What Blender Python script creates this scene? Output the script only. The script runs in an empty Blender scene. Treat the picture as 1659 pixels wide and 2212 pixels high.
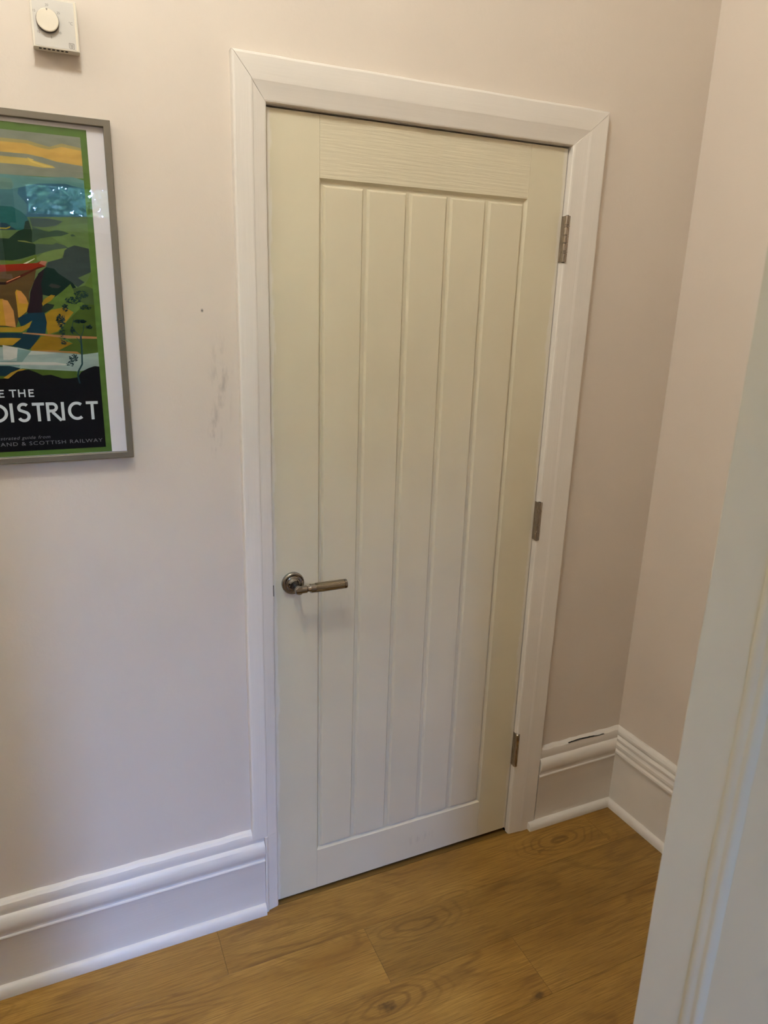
import bpy, bmesh, math, random
from mathutils import Vector, Matrix

random.seed(7)
SC = bpy.context.scene
COL = SC.collection

# ------------------------------------------------------------------ camera
cam_data = bpy.data.cameras.new('camera')
cam_data.sensor_fit = 'HORIZONTAL'
cam_data.sensor_width = 36.0
cam_data.lens = 36.0 * 1545.0 / 1659.0
cam_data.clip_start = 0.02
cam = bpy.data.objects.new('camera', cam_data)
COL.objects.link(cam)
# world-to-camera rotation found from the corners of the door leaf
RW = ((0.91030318, -0.41286669, 0.02981962),
      (-0.09291281, -0.27399435, -0.95723263),
      (0.40337987, 0.86860129, -0.28777853))
m = Matrix(((RW[0][0], -RW[1][0], -RW[2][0]),
            (RW[0][1], -RW[1][1], -RW[2][1]),
            (RW[0][2], -RW[1][2], -RW[2][2]))).to_4x4()
m.translation = Vector((-0.43640148, -1.56283572, 1.62333024))
cam.matrix_world = m
SC.camera = cam
cam_data.dof.use_dof = True
cam_data.dof.focus_distance = 1.8
cam_data.dof.aperture_fstop = 13.0

# ------------------------------------------------------------------ view, world, lights
SC.view_settings.view_transform = 'Standard'
SC.view_settings.look = 'None'
SC.view_settings.gamma = 1.0
SC.view_settings.use_curve_mapping = False
SC.view_settings.exposure = 0.0
SC.cycles.diffuse_bounces = 5
SC.cycles.glossy_bounces = 3
SC.cycles.max_bounces = 9
SC.cycles.use_adaptive_sampling = True
SC.cycles.adaptive_threshold = 0.20
SC.cycles.transparent_max_bounces = 12
SC.cycles.sample_clamp_indirect = 6.0

SKY_STRENGTH = 172.0
LAMPS = [((-0.42, -0.95, 2.98), 117.0), ((-1.95, -0.70, 2.86), 52.0)]     # place, strength

world = bpy.data.worlds.new('sky')
SC.world = world
world.use_nodes = True
bg = world.node_tree.nodes['Background']
bg.inputs['Color'].default_value = (0.30, 0.46, 1.0, 1)
bg.inputs['Strength'].default_value = SKY_STRENGTH

# light portals in the two windows of the room behind the doorway (they guide the sky light, emit nothing themselves)
YF = -3.40
WINDOWS = [(-0.478, 0.55, 2.03, 2.55), (-1.16, -0.70, 1.75, 2.45)]      # x0, x1, z0, z1
for (wx0, wx1, wz0, wz1) in WINDOWS:
    pl = bpy.data.lights.new('window_portal', 'AREA')
    pl.shape = 'RECTANGLE'
    pl.size, pl.size_y = wx1 - wx0, wz1 - wz0
    pl.cycles.is_portal = True
    po = bpy.data.objects.new('window_portal', pl)
    COL.objects.link(po)
    po.location = ((wx0 + wx1) / 2, YF + 0.03, (wz0 + wz1) / 2)
    po.rotation_euler = (math.radians(90), 0, 0)

# ------------------------------------------------------------------ helpers
def lin(c):
    out = []
    for v in c:
        v = v / 255.0
        out.append(v / 12.92 if v <= 0.04045 else ((v + 0.055) / 1.055) ** 2.4)
    return tuple(out) + (1.0,)

def new_mat(name):
    mt = bpy.data.materials.new(name)
    mt.use_nodes = True
    nt = mt.node_tree
    return mt, nt, nt.nodes['Principled BSDF']

class N:
    """tiny node helper"""
    def __init__(s, nt): s.nt = nt
    def add(s, t, **kw):
        n = s.nt.nodes.new(t)
        for k, v in kw.items():
            if k.startswith('_'): setattr(n, k[1:], v)
        return n
    def link(s, a, b): s.nt.links.new(a, b)
    def val(s, sock, v):
        if hasattr(v, 'is_linked') or hasattr(v, 'node'): s.link(v, sock)
        else: sock.default_value = v
    def math(s, op, a, b=0.0, clamp=False):
        n = s.nt.nodes.new('ShaderNodeMath'); n.operation = op; n.use_clamp = clamp
        s.val(n.inputs[0], a); s.val(n.inputs[1], b)
        return n.outputs[0]
    def mapr(s, v, a, b, c, d):
        n = s.nt.nodes.new('ShaderNodeMapRange')
        s.val(n.inputs[0], v)
        for i, q in enumerate((a, b, c, d)): n.inputs[i + 1].default_value = q
        n.clamp = True
        return n.outputs[0]
    def noise(s, vec, scale, detail=3.0, rough=0.5, dist=0.0):
        n = s.nt.nodes.new('ShaderNodeTexNoise')
        s.link(vec, n.inputs['Vector'])
        n.inputs['Scale'].default_value = scale; n.inputs['Detail'].default_value = detail
        n.inputs['Roughness'].default_value = rough; n.inputs['Distortion'].default_value = dist
        return n.outputs['Fac']
    def mapping(s, vec, scale=(1, 1, 1), loc=(0, 0, 0)):
        n = s.nt.nodes.new('ShaderNodeMapping')
        s.link(vec, n.inputs[0]); n.inputs['Scale'].default_value = scale; n.inputs['Location'].default_value = loc
        return n.outputs[0]
    def objco(s): return s.nt.nodes.new('ShaderNodeTexCoord').outputs['Object']
    def mix(s, f, a, b):
        n = s.nt.nodes.new('ShaderNodeMix'); n.data_type = 'RGBA'
        s.val(n.inputs[0], f); s.val(n.inputs[6], a); s.val(n.inputs[7], b)
        return n.outputs[2]
    def bump(s, h, strength, dist, normal=None):
        n = s.nt.nodes.new('ShaderNodeBump')
        n.inputs['Strength'].default_value = strength; n.inputs['Distance'].default_value = dist
        s.link(h, n.inputs['Height'])
        if normal is not None: s.link(normal, n.inputs['Normal'])
        return n.outputs['Normal']

def paint(name, rgb, rough=0.5, var=0.03, gs=(6, 6, 6), bump=0.15, bscale=60.0, bstretch=(1, 1, 1), bdist=0.002, marks=()):
    """painted surface: slight colour drift, fine relief; marks = scuffs (cx, cz, rx, rz, strength, rgb)"""
    mt, nt, b = new_mat(name)
    h = N(nt)
    co = h.objco()
    n1 = h.noise(h.mapping(co, gs), 1.0, 1.5)
    base = lin(rgb)
    dk = tuple(v * (1 - var * 2.2) for v in base[:3]) + (1,)
    lt = tuple(min(1, v * (1 + var * 1.4)) for v in base[:3]) + (1,)
    col = h.mix(h.mapr(n1, 0.3, 0.7, 0, 1), dk, lt)
    if marks:
        sp = h.add('ShaderNodeSeparateXYZ'); h.link(co, sp.inputs[0])
        for (cx, cz, rx, rz, st, mrgb, ns) in marks:
            dx = h.math('DIVIDE', h.math('SUBTRACT', sp.outputs[0], cx), rx)
            dz = h.math('DIVIDE', h.math('SUBTRACT', sp.outputs[2], cz), rz)
            d = h.math('SQRT', h.math('ADD', h.math('MULTIPLY', dx, dx), h.math('MULTIPLY', dz, dz)))
            e = h.mapr(d, 0.2, 1.0, 1.0, 0.0)
            if ns:
                nz = h.noise(h.mapping(co, (ns, ns, ns * 0.25)), 1.0, 3, 0.65)
                e = h.math('MULTIPLY', e, h.mapr(nz, 0.48, 0.68, 0, 1))
            col = h.mix(h.math('MULTIPLY', e, st), col, lin(mrgb))
    h.val(b.inputs['Base Color'], col)
    b.inputs['Roughness'].default_value = rough
    if bump:
        n2 = h.noise(h.mapping(co, bstretch), bscale, 2, 0.6)
        h.link(h.bump(n2, bump, bdist), b.inputs['Normal'])
    return mt

def plain(name, rgb, rough=0.5, metal=0.0, spec=None):
    mt, nt, b = new_mat(name)
    b.inputs['Base Color'].default_value = lin(rgb)
    b.inputs['Roughness'].default_value = rough
    b.inputs['Metallic'].default_value = metal
    if spec is not None: b.inputs['Specular IOR Level'].default_value = spec
    return mt

def brushed(name, rgb, rough, stretch, amt=0.12):
    mt, nt, b = new_mat(name)
    h = N(nt)
    n = h.noise(h.mapping(h.objco(), stretch), 1.0, 3)
    b.inputs['Base Color'].default_value = lin(rgb)
    b.inputs['Metallic'].default_value = 1.0
    h.link(h.mapr(n, 0.3, 0.7, rough - amt, rough + amt), b.inputs['Roughness'])
    h.link(h.bump(n, 0.02, 0.0002), b.inputs['Normal'])
    return mt

def glass(name, ior=1.5):
    mt = bpy.data.materials.new(name); mt.use_nodes = True
    nt = mt.node_tree; nt.nodes.clear()
    o = nt.nodes.new('ShaderNodeOutputMaterial'); mx = nt.nodes.new('ShaderNodeMixShader')
    tr = nt.nodes.new('ShaderNodeBsdfTransparent'); gl = nt.nodes.new('ShaderNodeBsdfGlossy')
    lw = nt.nodes.new('ShaderNodeLayerWeight'); lw.inputs['Blend'].default_value = 0.5
    p5 = nt.nodes.new('ShaderNodeMath'); p5.operation = 'POWER'; p5.inputs[1].default_value = 5.0
    f0 = ((ior - 1) / (ior + 1)) ** 2
    fr = nt.nodes.new('ShaderNodeMath'); fr.operation = 'MULTIPLY_ADD'; fr.inputs[1].default_value = 1 - f0; fr.inputs[2].default_value = f0
    nt.links.new(lw.outputs['Facing'], p5.inputs[0]); nt.links.new(p5.outputs[0], fr.inputs[0])
    tr.inputs['Color'].default_value = (0.97, 0.985, 0.98, 1)
    gl.inputs['Roughness'].default_value = 0.0
    nt.links.new(fr.outputs[0], mx.inputs[0]); nt.links.new(tr.outputs[0], mx.inputs[1])
    nt.links.new(gl.outputs[0], mx.inputs[2]); nt.links.new(mx.outputs[0], o.inputs[0])
    return mt

def link(name, me, mat=None, parent=None, loc=None):
    o = bpy.data.objects.new(name, me)
    COL.objects.link(o)
    if mat is not None:
        for mm in (mat if isinstance(mat, (list, tuple)) else [mat]): me.materials.append(mm)
    if parent is not None: o.parent = parent
    if loc is not None: o.location = loc
    return o

def mesh(name, bm, mat=None, parent=None, loc=None, smooth=False):
    bmesh.ops.recalc_face_normals(bm, faces=bm.faces)
    me = bpy.data.meshes.new(name)
    bm.to_mesh(me); bm.free()
    if smooth:
        for p in me.polygons: p.use_smooth = True
    return link(name, me, mat, parent, loc)

def smooth_by_angle(o, deg=35):
    me = o.data
    for p in me.polygons: p.use_smooth = True
    bm = bmesh.new(); bm.from_mesh(me)
    for e in bm.edges:
        if len(e.link_faces) == 2 and e.calc_face_angle(0) > math.radians(deg): e.smooth = False
    bm.to_mesh(me); bm.free()
    return o

def empty(name, loc=(0, 0, 0)):
    o = bpy.data.objects.new(name, None)
    o.empty_display_size = 0.05
    COL.objects.link(o); o.location = loc
    return o

def tag(o, label, cat, kind=None, group=None):
    o['label'] = label; o['category'] = cat
    if kind: o['kind'] = kind
    if group: o['group'] = group
    return o

def box(bm, x0, x1, y0, y1, z0, z1, bev=0.0, seg=2):
    r = bmesh.ops.create_cube(bm, size=1.0)
    for v in r['verts']:
        v.co = Vector((x0 + (v.co.x + .5) * (x1 - x0), y0 + (v.co.y + .5) * (y1 - y0), z0 + (v.co.z + .5) * (z1 - z0)))
    if bev:
        es = {e for v in r['verts'] for e in v.link_edges}
        bmesh.ops.bevel(bm, geom=list(es), offset=bev, segments=seg, profile=0.6, affect='EDGES')

def boxo(name, x0, x1, y0, y1, z0, z1, mat, parent=None, bev=0.0, seg=2):
    bm = bmesh.new(); box(bm, x0, x1, y0, y1, z0, z1, bev, seg)
    return mesh(name, bm, mat, parent)

def grid_wall(name, xs, zs, skip, y0, y1, mat):
    """wall slab in the xz plane made of grid cells, the skipped ones left open"""
    bm = bmesh.new()
    V = {}
    def v(i, k):
        if (i, k) not in V: V[(i, k)] = bm.verts.new((xs[i], y0, zs[k]))
        return V[(i, k)]
    for i in range(len(xs) - 1):
        for k in range(len(zs) - 1):
            if (i, k) not in skip: bm.faces.new((v(i, k), v(i + 1, k), v(i + 1, k + 1), v(i, k + 1)))
    r = bmesh.ops.extrude_face_region(bm, geom=list(bm.faces))
    for g in r['geom']:
        if isinstance(g, bmesh.types.BMVert): g.co.y = y1
    return mesh(name, bm, mat)

def sweep(name, rings, mat, parent=None, closed=True, caps=True, smooth=35):
    """skin a list of rings (equal-length point lists)"""
    bm = bmesh.new()
    R = [[bm.verts.new(p) for p in ring] for ring in rings]
    n = len(R[0])
    for a, b in zip(R[:-1], R[1:]):
        for i in range(n if closed else n - 1):
            j = (i + 1) % n
            bm.faces.new((a[i], a[j], b[j], b[i]))
    if caps:
        bm.faces.new(R[0]); bm.faces.new(list(reversed(R[-1])))
    o = mesh(name, bm, mat, parent)
    if smooth: smooth_by_angle(o, smooth)
    return o

def lathe(bm, prof, axis, origin, n=40):
    """prof: (radius, height) along the unit axis from origin"""
    ax = Vector(axis).normalized()
    u = ax.orthogonal().normalized(); w = ax.cross(u)
    org = Vector(origin)
    prev = None
    for (r, hh) in prof:
        if r < 1e-6:
            ring = [bm.verts.new(org + ax * hh)]
        else:
            ring = [bm.verts.new(org + ax * hh + (u * math.cos(2 * math.pi * i / n) + w * math.sin(2 * math.pi * i / n)) * r) for i in range(n)]
        if prev is not None:
            for i in range(n):
                j = (i + 1) % n
                if len(prev) == 1 and len(ring) == 1: continue
                if len(prev) == 1: bm.faces.new((prev[0], ring[j], ring[i]))
                elif len(ring) == 1: bm.faces.new((prev[i], prev[j], ring[0]))
                else: bm.faces.new((prev[i], prev[j], ring[j], ring[i]))
        prev = ring

def latheo(name, prof, axis, origin, mat, parent, n=40, ang=35):
    bm = bmesh.new(); lathe(bm, prof, axis, origin, n)
    return smooth_by_angle(mesh(name, bm, mat, parent), ang)

def text_mesh(body, size, shear=0.0, spacing=1.0):
    c = bpy.data.curves.new('t', 'FONT')
    c.body = body; c.size = size; c.shear = shear; c.space_character = spacing; c.resolution_u = 3
    o = bpy.data.objects.new('t', c); COL.objects.link(o)
    bpy.context.view_layer.update()
    dg = bpy.context.evaluated_depsgraph_get()
    me = bpy.data.meshes.new_from_object(o.evaluated_get(dg))
    bpy.data.objects.remove(o); bpy.data.curves.remove(c)
    return me

# ------------------------------------------------------------------ materials
SCUFF = (120, 108, 102)
M_WALL = paint('wall_paint', (214, 203, 190), 0.62, 0.012, (3, 3, 3), 0.22, 90, (1, 1, 1), 0.0016, marks=[
    (-0.107, 1.44, 0.030, 0.13, 0.42, SCUFF, 60),
    (-0.125, 1.33, 0.018, 0.07, 0.45, SCUFF, 70),
    (-0.142, 1.585, 0.0035, 0.0045, 0.9, (70, 62, 58), 0),
    (-0.45, 1.02, 0.30, 0.10, 0.10, (170, 150, 145), 9),
])
M_WALL_R = paint('wall_paint_right', (215, 203, 190), 0.62, 0.012, (3, 3, 3), 0.2, 90, (1, 1, 1), 0.0016)
M_ROOM = paint('room_wall_paint', (120, 122, 112), 0.7, 0.02, (3, 3, 3), 0)
M_TRIM = paint('trim_gloss_paint', (226, 220, 211), 0.42, 0.02, (9, 9, 9), 0.30, 26, (1, 1, 1), 0.002)
M_TRIM_V = paint('trim_paint_brushed_upright', (226, 220, 211), 0.42, 0.02, (12, 12, 2), 0.28, 1.0, (160, 160, 6), 0.0012)
M_TRIM_H = paint('trim_paint_brushed_level', (226, 220, 211), 0.42, 0.02, (2, 12, 12), 0.28, 1.0, (6, 160, 160), 0.0012)
M_JAMB = paint('doorway_lining_paint', (192, 183, 160), 0.45, 0.015, (8, 8, 3), 0.25, 20, (1, 1, 0.4), 0.002)
M_DOOR = paint('door_paint', (213, 204, 178), 0.40, 0.012, (5, 5, 5), 0.06, 1.0, (420, 420, 9), 0.0006, marks=[(0.44, 0.062, 0.075, 0.022, 0.28, SCUFF, 55), (0.19, 0.86, 0.05, 0.10, 0.10, SCUFF, 30)])
M_DOOR_H = paint('door_paint_grain', (213, 204, 178), 0.40, 0.012, (5, 5, 5), 0.85, 1.0, (9, 9, 210), 0.0014)
M_CEIL = paint('ceiling_paint', (235, 232, 224), 0.8, 0.01, (3, 3, 3), 0)
M_DARK = plain('dark_gap', (26, 20, 16), 0.9)
M_CHROME = plain('polished_chrome', (150, 146, 142), 0.08, 1.0)
M_SATIN = brushed('satin_nickel', (150, 140, 122), 0.27, (12, 500, 500), 0.04)
M_HINGE = brushed('hinge_steel', (165, 155, 143), 0.30, (700, 700, 30))
M_BLACKP = plain('pivot_hole', (14, 12, 11), 0.8)

def edge_slop(name, x_edge, sign):
    """door paint with uneven white trim paint brushed over its long edge"""
    mt, nt, b = new_mat(name)
    h = N(nt); co = h.objco()
    sp = h.add('ShaderNodeSeparateXYZ'); h.link(co, sp.inputs[0])
    d = h.math('MULTIPLY', h.math('SUBTRACT', sp.outputs[0], x_edge), sign)
    wob = h.noise(h.mapping(co, (0, 0, 5.5)), 1.0, 5, 0.6)
    fine = h.noise(h.mapping(co, (300, 1, 14)), 1.0, 3)
    wid = h.math('ADD', h.mapr(wob, 0.38, 0.72, 0.0015, 0.018), h.mapr(fine, 0.3, 0.7, -0.003, 0.003))
    msk = h.mapr(h.math('SUBTRACT', d, wid), -0.003, 0.0015, 0.7, 0.0)
    n1 = h.noise(h.mapping(co, (5, 5, 5)), 1.0, 4)
    base = h.mix(h.mapr(n1, .3, .7, 0, 1), lin((210, 201, 175)), lin((215, 207, 181)))
    h.link(h.mix(msk, base, lin((222, 216, 205))), b.inputs['Base Color'])
    b.inputs['Roughness'].default_value = 0.40
    n2 = h.noise(h.mapping(co, (420, 420, 9)), 1.0, 4, .6)
    h.link(h.bump(n2, 0.06, 0.0006), b.inputs['Normal'])
    return mt
M_STILE_L = edge_slop('door_paint_latch_edge', 0.002, 1)
M_STILE_R = edge_slop('door_paint_hinge_edge', 0.750, -1)

def wood_floor():
    mt, nt, b = new_mat('oak_plank')
    h = N(nt)
    co = h.objco()
    info = nt.nodes.new('ShaderNodeObjectInfo')
    rnd = info.outputs['Random']
    cmb = nt.nodes.new('ShaderNodeCombineXYZ')
    h.link(h.math('MULTIPLY', rnd, 37.0), cmb.inputs[0]); h.link(h.math('MULTIPLY', rnd, 91.0), cmb.inputs[1])
    va = nt.nodes.new('ShaderNodeVectorMath'); va.operation = 'ADD'
    h.link(co, va.inputs[0]); h.link(cmb.outputs[0], va.inputs[1])
    p = va.outputs[0]
    # knots
    vor = nt.nodes.new('ShaderNodeTexVoronoi'); vor.inputs['Scale'].default_value = 1.0
    vor.inputs['Randomness'].default_value = 0.9
    h.link(h.mapping(p, (3.6, 7.0, 1)), vor.inputs['Vector'])
    kd = vor.outputs['Distance']
    wob = h.noise(h.mapping(p, (40, 70, 1)), 1.0, 3)
    kd2 = h.math('ADD', kd, h.mapr(wob, .3, .7, -0.05, 0.05))
    knot = h.mapr(kd2, 0.03, 0.11, 1.0, 0.0)
    pull = h.mapr(kd, 0.0, 0.55, 1.0, 0.0)
    # long cathedral rings bent round the knots
    sp = h.add('ShaderNodeSeparateXYZ'); h.link(p, sp.inputs[0])
    low = h.noise(h.mapping(p, (1.7, 7.5, 1)), 1.0, 2, 0.45)
    ph = h.math('ADD', h.math('MULTIPLY', sp.outputs[1], 55.0), h.math('MULTIPLY', low, 60.0))
    ph = h.math('ADD', ph, h.math('MULTIPLY', pull, 9.0))
    ph = h.math('ADD', ph, h.math('MULTIPLY', h.noise(h.mapping(p, (14, 60, 1)), 1.0, 3), 3.5))
    ring = h.math('SINE', ph)
    ring = h.mapr(ring, 0.1, 1.0, 0.0, 1.0)
    ringm = h.mapr(h.noise(h.mapping(p, (2.2, 5.0, 1), (5, 3, 0)), 1.0, 2), 0.42, 0.62, 0.0, 1.0)
    ring = h.math('MULTIPLY', ring, ringm)
    # oval flame figure round scattered hearts
    vc = nt.nodes.new('ShaderNodeTexVoronoi'); vc.inputs['Scale'].default_value = 1.0; vc.inputs['Randomness'].default_value = 1.0
    bend = h.noise(h.mapping(p, (3, 9, 1), (2, 9, 0)), 1.0, 2)
    h.link(h.mapping(p, (2.3, 6.5, 1), (4.3, 1.7, 0)), vc.inputs['Vector'])
    cd = h.math('ADD', vc.outputs['Distance'], h.math('MULTIPLY', bend, 0.35))
    cd = h.math('ADD', cd, h.math('MULTIPLY', h.noise(h.mapping(p, (30, 90, 1)), 1.0, 2), 0.02))
    oval = h.mapr(h.math('SINE', h.math('MULTIPLY', cd, 88.0)), 0.25, 1.0, 0.0, 1.0)
    ovm = h.mapr(vc.outputs['Distance'], 0.12, 0.50, 1.0, 0.0)
    sc2 = nt.nodes.new('ShaderNodeSeparateColor'); h.link(vc.outputs['Color'], sc2.inputs[0])
    oval = h.math('MULTIPLY', h.math('MULTIPLY', oval, ovm), h.mapr(sc2.outputs[0], 0.40, 0.60, 0.15, 1.0))
    grain = h.noise(h.mapping(p, (9, 330, 1)), 1.0, 4, 0.65)
    pores = h.noise(h.mapping(p, (38, 900, 1)), 1.0, 2, 0.6)
    cloud = h.noise(h.mapping(p, (2.0, 9.0, 1), (11, 7, 0)), 1.0, 4, 0.6)
    col = h.mix(h.mapr(cloud, .3, .7, 0, 1), lin((134, 97, 36)), lin((170, 131, 60)))
    col = h.mix(h.mapr(grain, .42, .68, 0, 0.75), col, lin((108, 74, 28)))
    col = h.mix(h.math('MULTIPLY', ring, 0.5), col, lin((98, 65, 22)))
    col = h.mix(h.math('MULTIPLY', oval, 0.62), col, lin((92, 60, 20)))
    col = h.mix(h.mapr(pores, .56, .74, 0, 0.4), col, lin((86, 57, 20)))
    col = h.mix(h.math('MULTIPLY', knot, 0.75), col, lin((62, 37, 12)))
    hsv = nt.nodes.new('ShaderNodeHueSaturation')
    h.link(col, hsv.inputs['Color']); sc_ = nt.nodes.new('ShaderNodeSeparateColor'); h.link(info.outputs['Color'], sc_.inputs[0]); h.link(sc_.outputs[0], hsv.inputs['Value'])
    h.link(hsv.outputs[0], b.inputs['Base Color'])
    b.inputs['Roughness'].default_value = 0.42
    h.link(h.mapr(grain, .3, .7, 0.36, 0.50), b.inputs['Roughness'])
    h.link(h.bump(h.math('ADD', grain, pores), 0.10, 0.0006), b.inputs['Normal'])
    return mt
M_WOOD = wood_floor()

# ------------------------------------------------------------------ structure: shell
FZ = -0.006                      # floor level at the latch side of the door
FALL = 0.010                     # the floor falls this much per metre towards the right
def fz(x): return -FALL * x      # floor height relative to FZ
CZ = 3.20                        # ceiling level
XL, XR = -2.60, 1.181            # ends of the lobby at the door wall
YP0, YP1 = -1.158, -1.310        # dividing wall, lobby face and room face
RS = 0.05                        # the right wall leans out of square by this much

wb = grid_wall('wall_back', [XL - 0.1, -0.032, 0.785, XR + 0.02], [FZ - 0.1, 2.016, CZ], {(1, 0)}, 0.0, 0.11, M_WALL)
tag(wb, 'pale pink painted wall around the closed door', 'wall', 'structure')

def plan_prism(name, pts, z0, z1, mat):
    bm = bmesh.new()
    a = [bm.verts.new((x, y, z0)) for x, y in pts]; b2 = [bm.verts.new((x, y, z1)) for x, y in pts]
    n = len(pts)
    for i in range(n): bm.faces.new((a[i], a[(i + 1) % n], b2[(i + 1) % n], b2[i]))
    bm.faces.new(a); bm.faces.new(list(reversed(b2)))
    return mesh(name, bm, mat)
def xr(y): return XR + RS * (-y)
wr = plan_prism('wall_right', [(XR, 0.0), (xr(YF - .1), YF - .1), (xr(YF - .1) + .1, YF - .1), (XR + .1, 0.11), (XR, 0.11)], FZ - .1, CZ, M_WALL_R)
tag(wr, 'pale pink painted side wall at the right of the door', 'wall', 'structure')
wl = boxo('wall_left', XL - 0.1, XL, YF - 0.1, 0.0, FZ - .1, CZ, M_WALL)
tag(wl, 'pale pink end wall of the lobby beyond the picture', 'wall', 'structure')
# dividing wall with the doorway the photograph is taken through
JX0, JX1, HZ = -0.700, 0.064, 1.947
wp = grid_wall('wall_partition', [XL, JX0 - 0.03, JX1 + 0.03, xr(-1.2) + 0.02], [FZ - .1, HZ + 0.03, CZ], {(1, 0)}, YP1 + 0.004, YP0 - 0.004, M_WALL_R)
tag(wp, 'pale pink dividing wall with an open doorway facing the closed door', 'wall', 'structure')
W1, W2_ = WINDOWS
wf = grid_wall('wall_front', [XL, W2_[0] - .07, W2_[1] + .07, W1[0] - .07, W1[1] + .07, xr(YF) + .02], [FZ - .1, W2_[2] - .07, W1[2] - .07, W2_[3] + .07, W1[3] + .07, CZ],
               {(1, 1), (1, 2), (3, 2), (3, 3)}, YF - .12, YF, M_ROOM)
tag(wf, 'grey green wall with two windows behind the viewpoint', 'wall', 'structure')
ce = boxo('ceiling', XL - .1, 1.6, YF - .12, 1.0, CZ, CZ + .1, M_CEIL)
tag(ce, 'white flat ceiling over lobby and room', 'ceiling', 'structure')
wc = plan_prism('wall_blackout', [(-.12, .112), (-.12, .85), (.90, .85), (.90, .112), (.95, .112), (.95, .90), (-.17, .90), (-.17, .112)], FZ - .1, CZ, M_DARK)  # unseen near-black shell added to stop sky light leaking round the door
tag(wc, 'near-black shell added behind the closed door to block sky light', 'wall', 'structure')

# floor: sub-floor slab and individual planks
fl = boxo('floor', XL - .1, 1.6, YF - .12, 1.0, FZ - .12, FZ - .0042, M_DARK)
tag(fl, 'warm brown oak plank floor', 'floor', 'structure')
PLEN, GAP = 1.219, 0.0005
seams = [-0.012, -0.171, -0.3485, -0.526, -0.7035, -0.881, -1.0585, -1.236, -1.4135, -1.591, -1.7685, -1.946, -2.1235, -2.301, -2.4785, -2.656, -2.8335, -3.011, -3.1885, -3.40]
joints = {0: -0.177, 1: 0.188, 2: 0.545, 3: -0.05, 4: 0.33, 5: -0.21, 6: 0.7}
plank_cache = {}
for r in range(len(seams) - 1):
    y1, y0 = seams[r], seams[r + 1]
    j = joints.get(r, random.uniform(-.6, .6))
    cuts = [j + k * PLEN for k in range(-4, 4)]
    xlo, xhi = XL, xr((y0 + y1) / 2)
    cuts = [xlo] + [c for c in cuts if xlo + .02 < c < xhi - .02] + [xhi]
    for a, b2 in zip(cuts[:-1], cuts[1:]):
        L, W = b2 - a, y1 - y0
        key = (round(L, 4), round(W, 4))
        if key not in plank_cache:
            bm = bmesh.new(); box(bm, GAP / 2 - L / 2, L / 2 - GAP / 2, -W / 2 + GAP / 2, W / 2 - GAP / 2, -.004, 0, 0.0003, 1)
            o = mesh('floor_plank', bm, M_WOOD, fl); plank_cache[key] = o.data
        else:
            o = link('floor_plank', plank_cache[key], None, fl)
        o.location = ((a + b2) / 2, (y0 + y1) / 2, FZ)
        tone = {0: (1.10, 1.0), 1: (1.12, 0.84), 2: (1.05, 0.92)}.get(r, (1.0, 0.95))[0 if (a + b2) / 2 < j else 1]
        o.color = (tone, tone, tone, 1)          # each plank's own stain
M_THR = plain('threshold_strip', (120, 92, 46), 0.35, 0.35)
th = boxo('threshold', -0.0015, 0.7535, -0.0108, 0.050, FZ - .006, FZ - .0004, M_THR, fl, 0.0008)
fl.rotation_euler = (0, math.atan(FALL), 0)
th['label'] = 'dull brass threshold strip under the door'

# ------------------------------------------------------------------ door frame (trim_1)
def wobble(i, s, amp):
    return amp * (math.sin(i * 0.61 + s) * .5 + math.sin(i * 1.73 + s * 2.1) * .3 + math.sin(i * 3.1 + s * .7) * .2)

frame = empty('trim_1', (0, 0, FZ))
tag(frame, 'white painted moulded wooden frame around the closed door', 'door frame', 'structure')
frame_off = Vector((0, 0, -FZ))
OX0, OX1, OZ = -0.0025, 0.7545, 1.9855
PROF = [(0, .0), (0, .0115), (.0015, .0135), (.004, .0145), (.0275, .0195), (.0295, .0208), (.032, .0214), (.0635, .0214), (.0665, .0205), (.068, .018), (.068, .0)]
PROFR = [(0, .0), (0, .0145), (.002, .0170), (.006, .0180), (.040, .0200), (.044, .0210), (.048, .0216), (.0925, .0216), (.0955, .0205), (.097, .018), (.097, .0)]
PROFH = [(0, .0), (0, .0115), (.0015, .0140), (.004, .0150), (.033, .0205), (.036, .0214), (.040, .0218), (.078, .0218), (.0815, .0205), (.083, .018), (.083, .0)]
def scale_at(pr, t):  # profiles share their point count
    return pr[t]
NSEG = 36
# head: mitred to both legs, each end follows that leg's own width
rings = []
for i in range(NSEG + 1):
    f = i / NSEG
    ring = []
    for k in range(len(PROF)):
        aL, aR, (aH, tH) = PROF[k][0], PROFR[k][0], PROFH[k]
        xa, xb = OX0 - aL + .0003, OX1 + aR - .0004
        z = OZ + aH + 0.012 * 0
        ring.append((xa + (xb - xa) * f, -tH - (wobble(i, 1.0, .0004) if 0 < k < 10 else 0), z + wobble(i, k * .1, .0006)))
    rings.append([(p[0], p[1], p[2] - FZ) for p in ring])
sweep('head_board', rings, M_TRIM_H, frame, smooth=7)
# right leg down to the floor
def leg(prof, side, z_bot, z_top_fn, s, name):
    rings = []
    for i in range(NSEG + 1):
        f = i / NSEG
        ring = []
        for k, (a, t) in enumerate(prof):
            x = (OX1 + a) if side > 0 else (OX0 - a)
            zt = z_top_fn(k)
            z = z_bot + (zt - z_bot) * f
            ring.append((x + wobble(i, s + k * .15, .0006), -t - (wobble(i, s, .0005) if 0 < k < 10 else 0), z - FZ))
        rings.append(ring)
    return sweep(name, rings, M_TRIM_V, frame, smooth=7)
leg(PROFR, 1, FZ + fz(OX1) - .0005, lambda k: OZ + PROFH[k][0] - .0006, 2.0, 'side_board')
leg(PROF, -1, 0.2415, lambda k: OZ + PROFH[k][0] - .0006, 4.0, 'side_board')
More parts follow.
